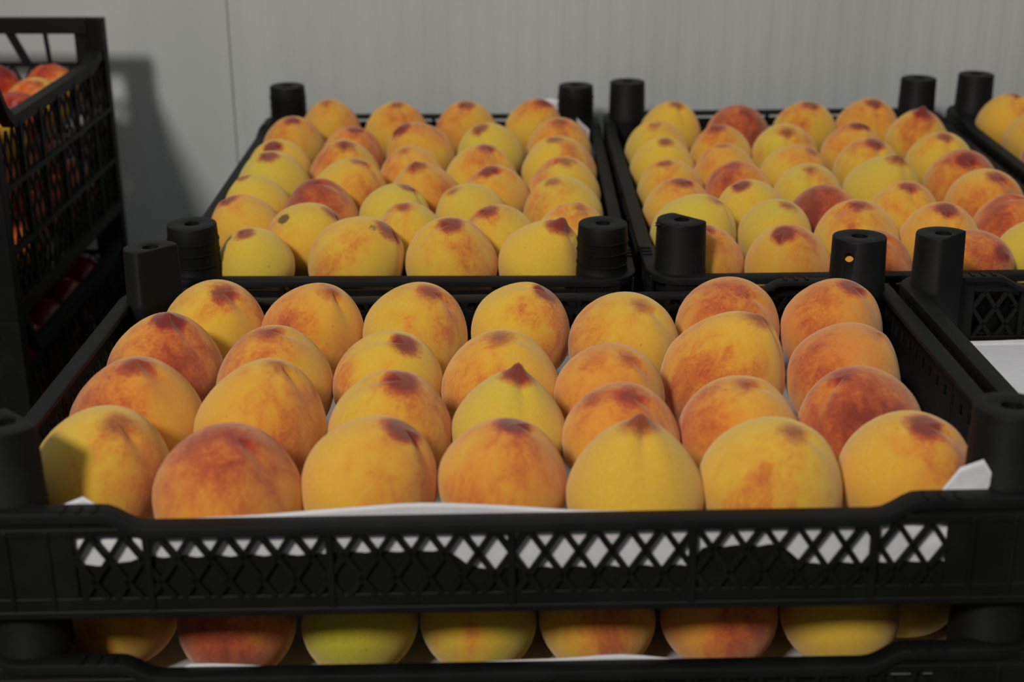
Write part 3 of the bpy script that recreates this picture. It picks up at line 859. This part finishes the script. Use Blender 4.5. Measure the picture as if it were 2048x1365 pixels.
# far right crate, only its left end shows
T, R = POSE['far_right']
fr = [(-0.140, 0.232, 'G', .3), (-0.062, 0.245, 'O', .3), (-0.135, 0.150, 'G', .3), (-0.055, 0.165, 'Y', .3), (-0.142, 0.070, 'R', .95), (-0.062, 0.085, 'G', .3), (-0.140, -0.010, 'O', .5)]
frl = ['golden peach in the back left corner of the crate cut off at right', 'orange peach second in the back row of the crate cut off at right',
       'golden peach in front of the back left one, crate cut off at right', 'yellow peach in the second row of the crate cut off at right',
       'red-blushed peach third along the left side, crate cut off at right', 'golden peach beside the dark red one, crate cut off at right',
       'orange peach fourth along the left side, crate cut off at right']
for i, (x, y, lk, amt) in enumerate(fr):
    col, word = LOOK[lk]
    a = RNG.uniform(-1, 1)
    tip = (RNG.uniform(-.4, .4), RNG.uniform(-.3, .2), 1); bd = (RNG.uniform(-1, 1), -0.6, 0.5)
    fruit('peach', peach_mesh(0.038, 0.0, 900 + i, 1.0), T, R, (x, y, CH - 0.012), orient(tip, (a, -1, 0)), col, Vector(bd).normalized(), amt, 0.8, frl[i], 'peach', 'peaches in the crate cut off at right')

# crate under the near one
T, R = POSE['front2']
low = [(-0.240, -0.110, 'G', .35, (-1, -1, .4)), (-0.1665, -0.124, 'O', .85, (-.5, -1, .1)), (-0.092, -0.124, 'D', .0, (0, 0, 1)), (-0.0205, -0.124, 'D', .05, (-.6, -.7, .5)),
       (0.0515, -0.124, 'Y', .45, (.0, -.7, .8)), (0.125, -0.124, 'O', .65, (.9, -.8, .1)), (0.1985, -0.124, 'Y', .15, (1, -.3, .2)), (0.247, -0.090, 'Y', .1, (1, 0, 0))]
lowl = ['dim golden peach, leftmost in the gap below the near crate', 'red and orange peach, second from left in the gap below the near crate',
        'green peach, third from left in the gap below the near crate', 'green peach, fourth from left in the gap below the near crate',
        'yellow peach with a red stripe in the gap below the near crate', 'orange peach with a red right side in the gap below the near crate',
        'large yellow peach, seventh from left in the gap below the near crate', 'yellow peach tucked in the right end of the gap below the near crate']
for i, (x, y, lk, amt, bd) in enumerate(low):
    col, word = LOOK[lk]
    tip = (RNG.uniform(-.2, .2), RNG.uniform(-.1, .3), 1)
    sut = ((0.25, -1, 0) if i in (4, 5) else (RNG.uniform(-1, 1), 1, 0))
    fruit('peach', peach_mesh(0.0358, 0.0, 700 + i, 0.97), T, R, (x, y, CH - 0.0195), orient(tip, sut), col, Vector(bd).normalized(), amt, 0.8, lowl[i], 'peach', 'peaches in the crate below the near one')

# ---------------------------------------------------------------- tall nectarine crates on the left
def tall_crate(label, loc, hx, hy, H, S, dipx=True, split=False):
    """deep crate: long walls with hand holes, short walls with a dipped rim. H corner height, S rim height of the sides"""
    root = empty('deep_plastic_crate', loc)
    tag(root, label, 'crate', 'deep black nectarine crates')
    mb = MB(); mb.box(-hx + .004, hx - .004, -hy + .004, hy - .004, 0.004, 0.007)
    for i in range(11):
        x = -hx + .02 + i*(2*hx - .04)/10; mb.box(x - .003, x + .003, -hy + .006, hy - .006, 0, 0.0042)
    mb.build('base', M_BLACK, root)
    for sx in (-1, 1):
        for sy in (-1, 1):
            m = MB(); w = 0.034; t = 0.004
            wa, wb = (w, 0.017) if sx*sy > 0 else (0.017, w)
            if sy < 0: wa, wb = min(wa, 0.022), min(wb, 0.022)
            poly = [(0, 0), (wa, 0), (wa, t), (t + .006, t), (t, t + .006), (t, wb), (0, wb)]
            m.prism(poly, (0, 0, 0), (1, 0, 0), (0, 1, 0), 0.0, H)
            m.prism([(wa - .003, t), (wa, t), (t, wb), (t, wb - .003)], (0, 0, 0), (1, 0, 0), (0, 1, 0), 0.0, H)
            me = m.mesh('corner_column', M_BLACK, bevel=0.0012)
            c = link('corner_column', me, root); c.location = (sx*hx, sy*hy, 0)
            c.rotation_euler = (0, 0, {(-1, -1): 0, (1, -1): Q, (1, 1): 2*Q, (-1, 1): 3*Q}[(sx, sy)])
    # long walls (seen from inside at the back)
    for sy in (-1, 1):
        g = MB(); x1 = hx - 0.032
        g.box(-hx + .02, hx - .02, -0.006, 0.006, H - 0.018, H)
        g.box(-x1, x1, -0.002, 0.002, H - 0.057, H - 0.052)
        g.box(-x1, x1, -0.003, 0.003, 0, 0.02)
        hw = min(0.055, hx*0.3)
        # slanted and straight posts that frame the hand hole
        for s in (-1, 1):
            b = s*(hx - 0.034)
            for (xa, xb, wd) in ((b - s*0.0365, b - s*0.034, 0.0042), (b - s*0.078, b - s*0.060, 0.0090)):
                g.bar((xa, 0, H - 0.016), (xb, 0, H - 0.055), (0, 1, 0), wd, 0.005)
            g.box(*sorted((s*(hx - .036), s*(hx - .020))), -0.002, 0.002, 0.0, H - 0.016)
        nb = int(2*x1/0.0225)
        for z0, z1 in ((H*0.42, H - 0.055), (0.02, H*0.42)):
            for i in range(nb + 1):
                x = -x1 + (i + .5)*2*x1/nb
                for s in (-1, 1):
                    dx = s*(z1 - z0)*0.5
                    xa, xb = x, x + dx; zb = z0
                    if xb > x1: zb = z1 - (z1 - z0)*(x1 - xa)/dx; xb = x1
                    if xb < -x1: zb = z1 - (z1 - z0)*(-x1 - xa)/dx; xb = -x1
                    if abs(xa) < x1 and z1 - zb > .004: g.bar((xa, 0, z1), (xb, 0, zb), (0, 1, 0), 0.0026, 0.0026)
        g.box(-x1, x1, -0.0035, 0.0035, H*0.42 - .003, H*0.42 + .003)
        w = g.build('long_wall', M_BLACK, root); w.location = (0, sy*(hy - 0.006), 0)
    for sx in (-1, 1):
        g = MB(); y1 = hy - 0.015
        # dipped rim: flat in the middle, rising to the corners
        pts = [(-hy + .004, H), (-hy + .030, H), (-hy + .036, H - .010), (-hy + .050, S + .012), (-hy + .066, S), (hy - .066, S), (hy - .050, S + .002), (hy - .036, S + .006), (hy - .030, S + .008), (hy - .004, S + .010)]
        poly = pts + [(a, b - 0.012) for a, b in reversed(pts)]
        poly = [(a, b) for a, b in reversed(poly)]
        k = len(pts)
        for (a, b), (c, d) in zip(pts[:-1], pts[1:]):
            if sx > 0: g.prism([(a, b - .012), (c, d - .012), (c, d), (a, b)], (0, 0, 0), (0, 1, 0), (0, 0, 1), -0.011, 0.002)
            else: g.prism([(a, b - .012), (c, d - .012), (c, d), (a, b)], (0, 0, 0), (0, 1, 0), (0, 0, 1), -0.002, 0.011)
        levels = [0.0, S*0.33, S*0.655, S - 0.010]
        for z in levels[:-1]: g.box(-0.003, 0.004 if sx > 0 else 0.003, -y1, y1, z, z + (0.014 if z == 0 else 0.005))
        for yy in (-y1*0.66, -y1*0.33, 0, y1*0.33, y1*0.66): g.box(-0.003, 0.003, yy - .0025, yy + .0025, 0, S - .008)
        nb = int(2*y1/0.017)
        for z0, z1 in zip(levels[:-1], levels[1:]):
            for i in range(nb + 1):
                y = -y1 + (i + .5)*2*y1/nb
                for s in (-1, 1):
                    dy = s*(z1 - z0)*0.42
                    ya, yb = y, y + dy; zb = z0
                    if yb > y1: zb = z1 - (z1 - z0)*(y1 - ya)/dy; yb = y1
                    if yb < -y1: zb = z1 - (z1 - z0)*(-y1 - ya)/dy; yb = -y1
                    if abs(ya) < y1 and z1 - zb > .004: g.bar((0, ya, z1), (0, yb, zb), (1, 0, 0), 0.0019, 0.0022)
        w = g.build('side_wall', M_BLACK, root); w.location = (sx*(hx - 0.004), 0, 0)
    return root

TX, TY = -0.474, 1.28
TZ = CAM_Z - 0.481
tall_crate('upper of two stacked deep nectarine crates, at the top left by the wall', (TX - 0.30, TY + 0.20, TZ), 0.30, 0.20, 0.230, 0.187)
tall_crate('lower of two stacked deep nectarine crates on the left', (TX - 0.30, TY + 0.20, TZ - 0.2302), 0.30, 0.20, 0.230, 0.187)

# nectarines
def nect(x, y, z, r, amt, bd, tip, label, group, i):
    col = (236, 176, 60)
    return fruit('nectarine', peach_mesh(r, -0.01, 400 + i, 0.98, 'nectarine', M_NECT, 0.6), Vector((0, 0, 0)), Matrix.Identity(3), (x, y, z),
          orient(tip, (RNG.uniform(-1, 1), -1, 0.1)), col, Vector(bd).normalized(), amt, 0.6, label, 'nectarine', group)
ni = 0
SIDE = ['beside the right wall', 'one in from the right wall', 'two in from the right wall', 'three in from the right wall', 'four in from the right wall']
HT = ['bottom layer', 'middle layer', 'top layer']
DEP = ['nearest the front', 'second from the front', 'third from the front', 'fourth from the front', 'nearest the back wall']
for crate, (zb, cols) in (('upper crate', (TZ, 5)), ('lower crate', (TZ - 0.2302, 2))):
    for layer in range(3):
        for c in range(cols):
            for d in range(5):
                if d == 4 and layer == 1: continue
                r = 0.0345
                x = TX - 0.014 - r - c*0.0715 - (0.026 if layer == 1 else 0)
                y = TY + 0.016 + r + d*0.0728 + (0.032 if layer == 1 else 0)
                z = zb + 0.0075 + r + layer*0.0545 + RNG.uniform(-.001, .001)
                amt = RNG.choice((0.9, 1.05, 0.75, 0.5, 1.1)) if cols == 5 else RNG.choice((1.3, 1.5, 1.2))  # lower crate: deeper red skin, shade there put into the colour
                bd = (RNG.uniform(-1, 1), RNG.uniform(-1, .3), RNG.uniform(-.2, 1))
                if cols == 5 and layer == 2:
                    if (c, d) == (0, 4): amt = 0.78; bd = (-0.75, 0.1, 0.9); x -= 0.006; y += 0.004
                    if (c, d) == (1, 4): amt = 1.3
                lab = 'red nectarine %s, %s, %s, %s' % (SIDE[c], HT[layer], DEP[d], crate)
                nect(x, y, z, r, amt, bd, (RNG.uniform(-.7, .7), RNG.uniform(-.7, .7), 1), lab, 'nectarines in the ' + crate, ni); ni += 1
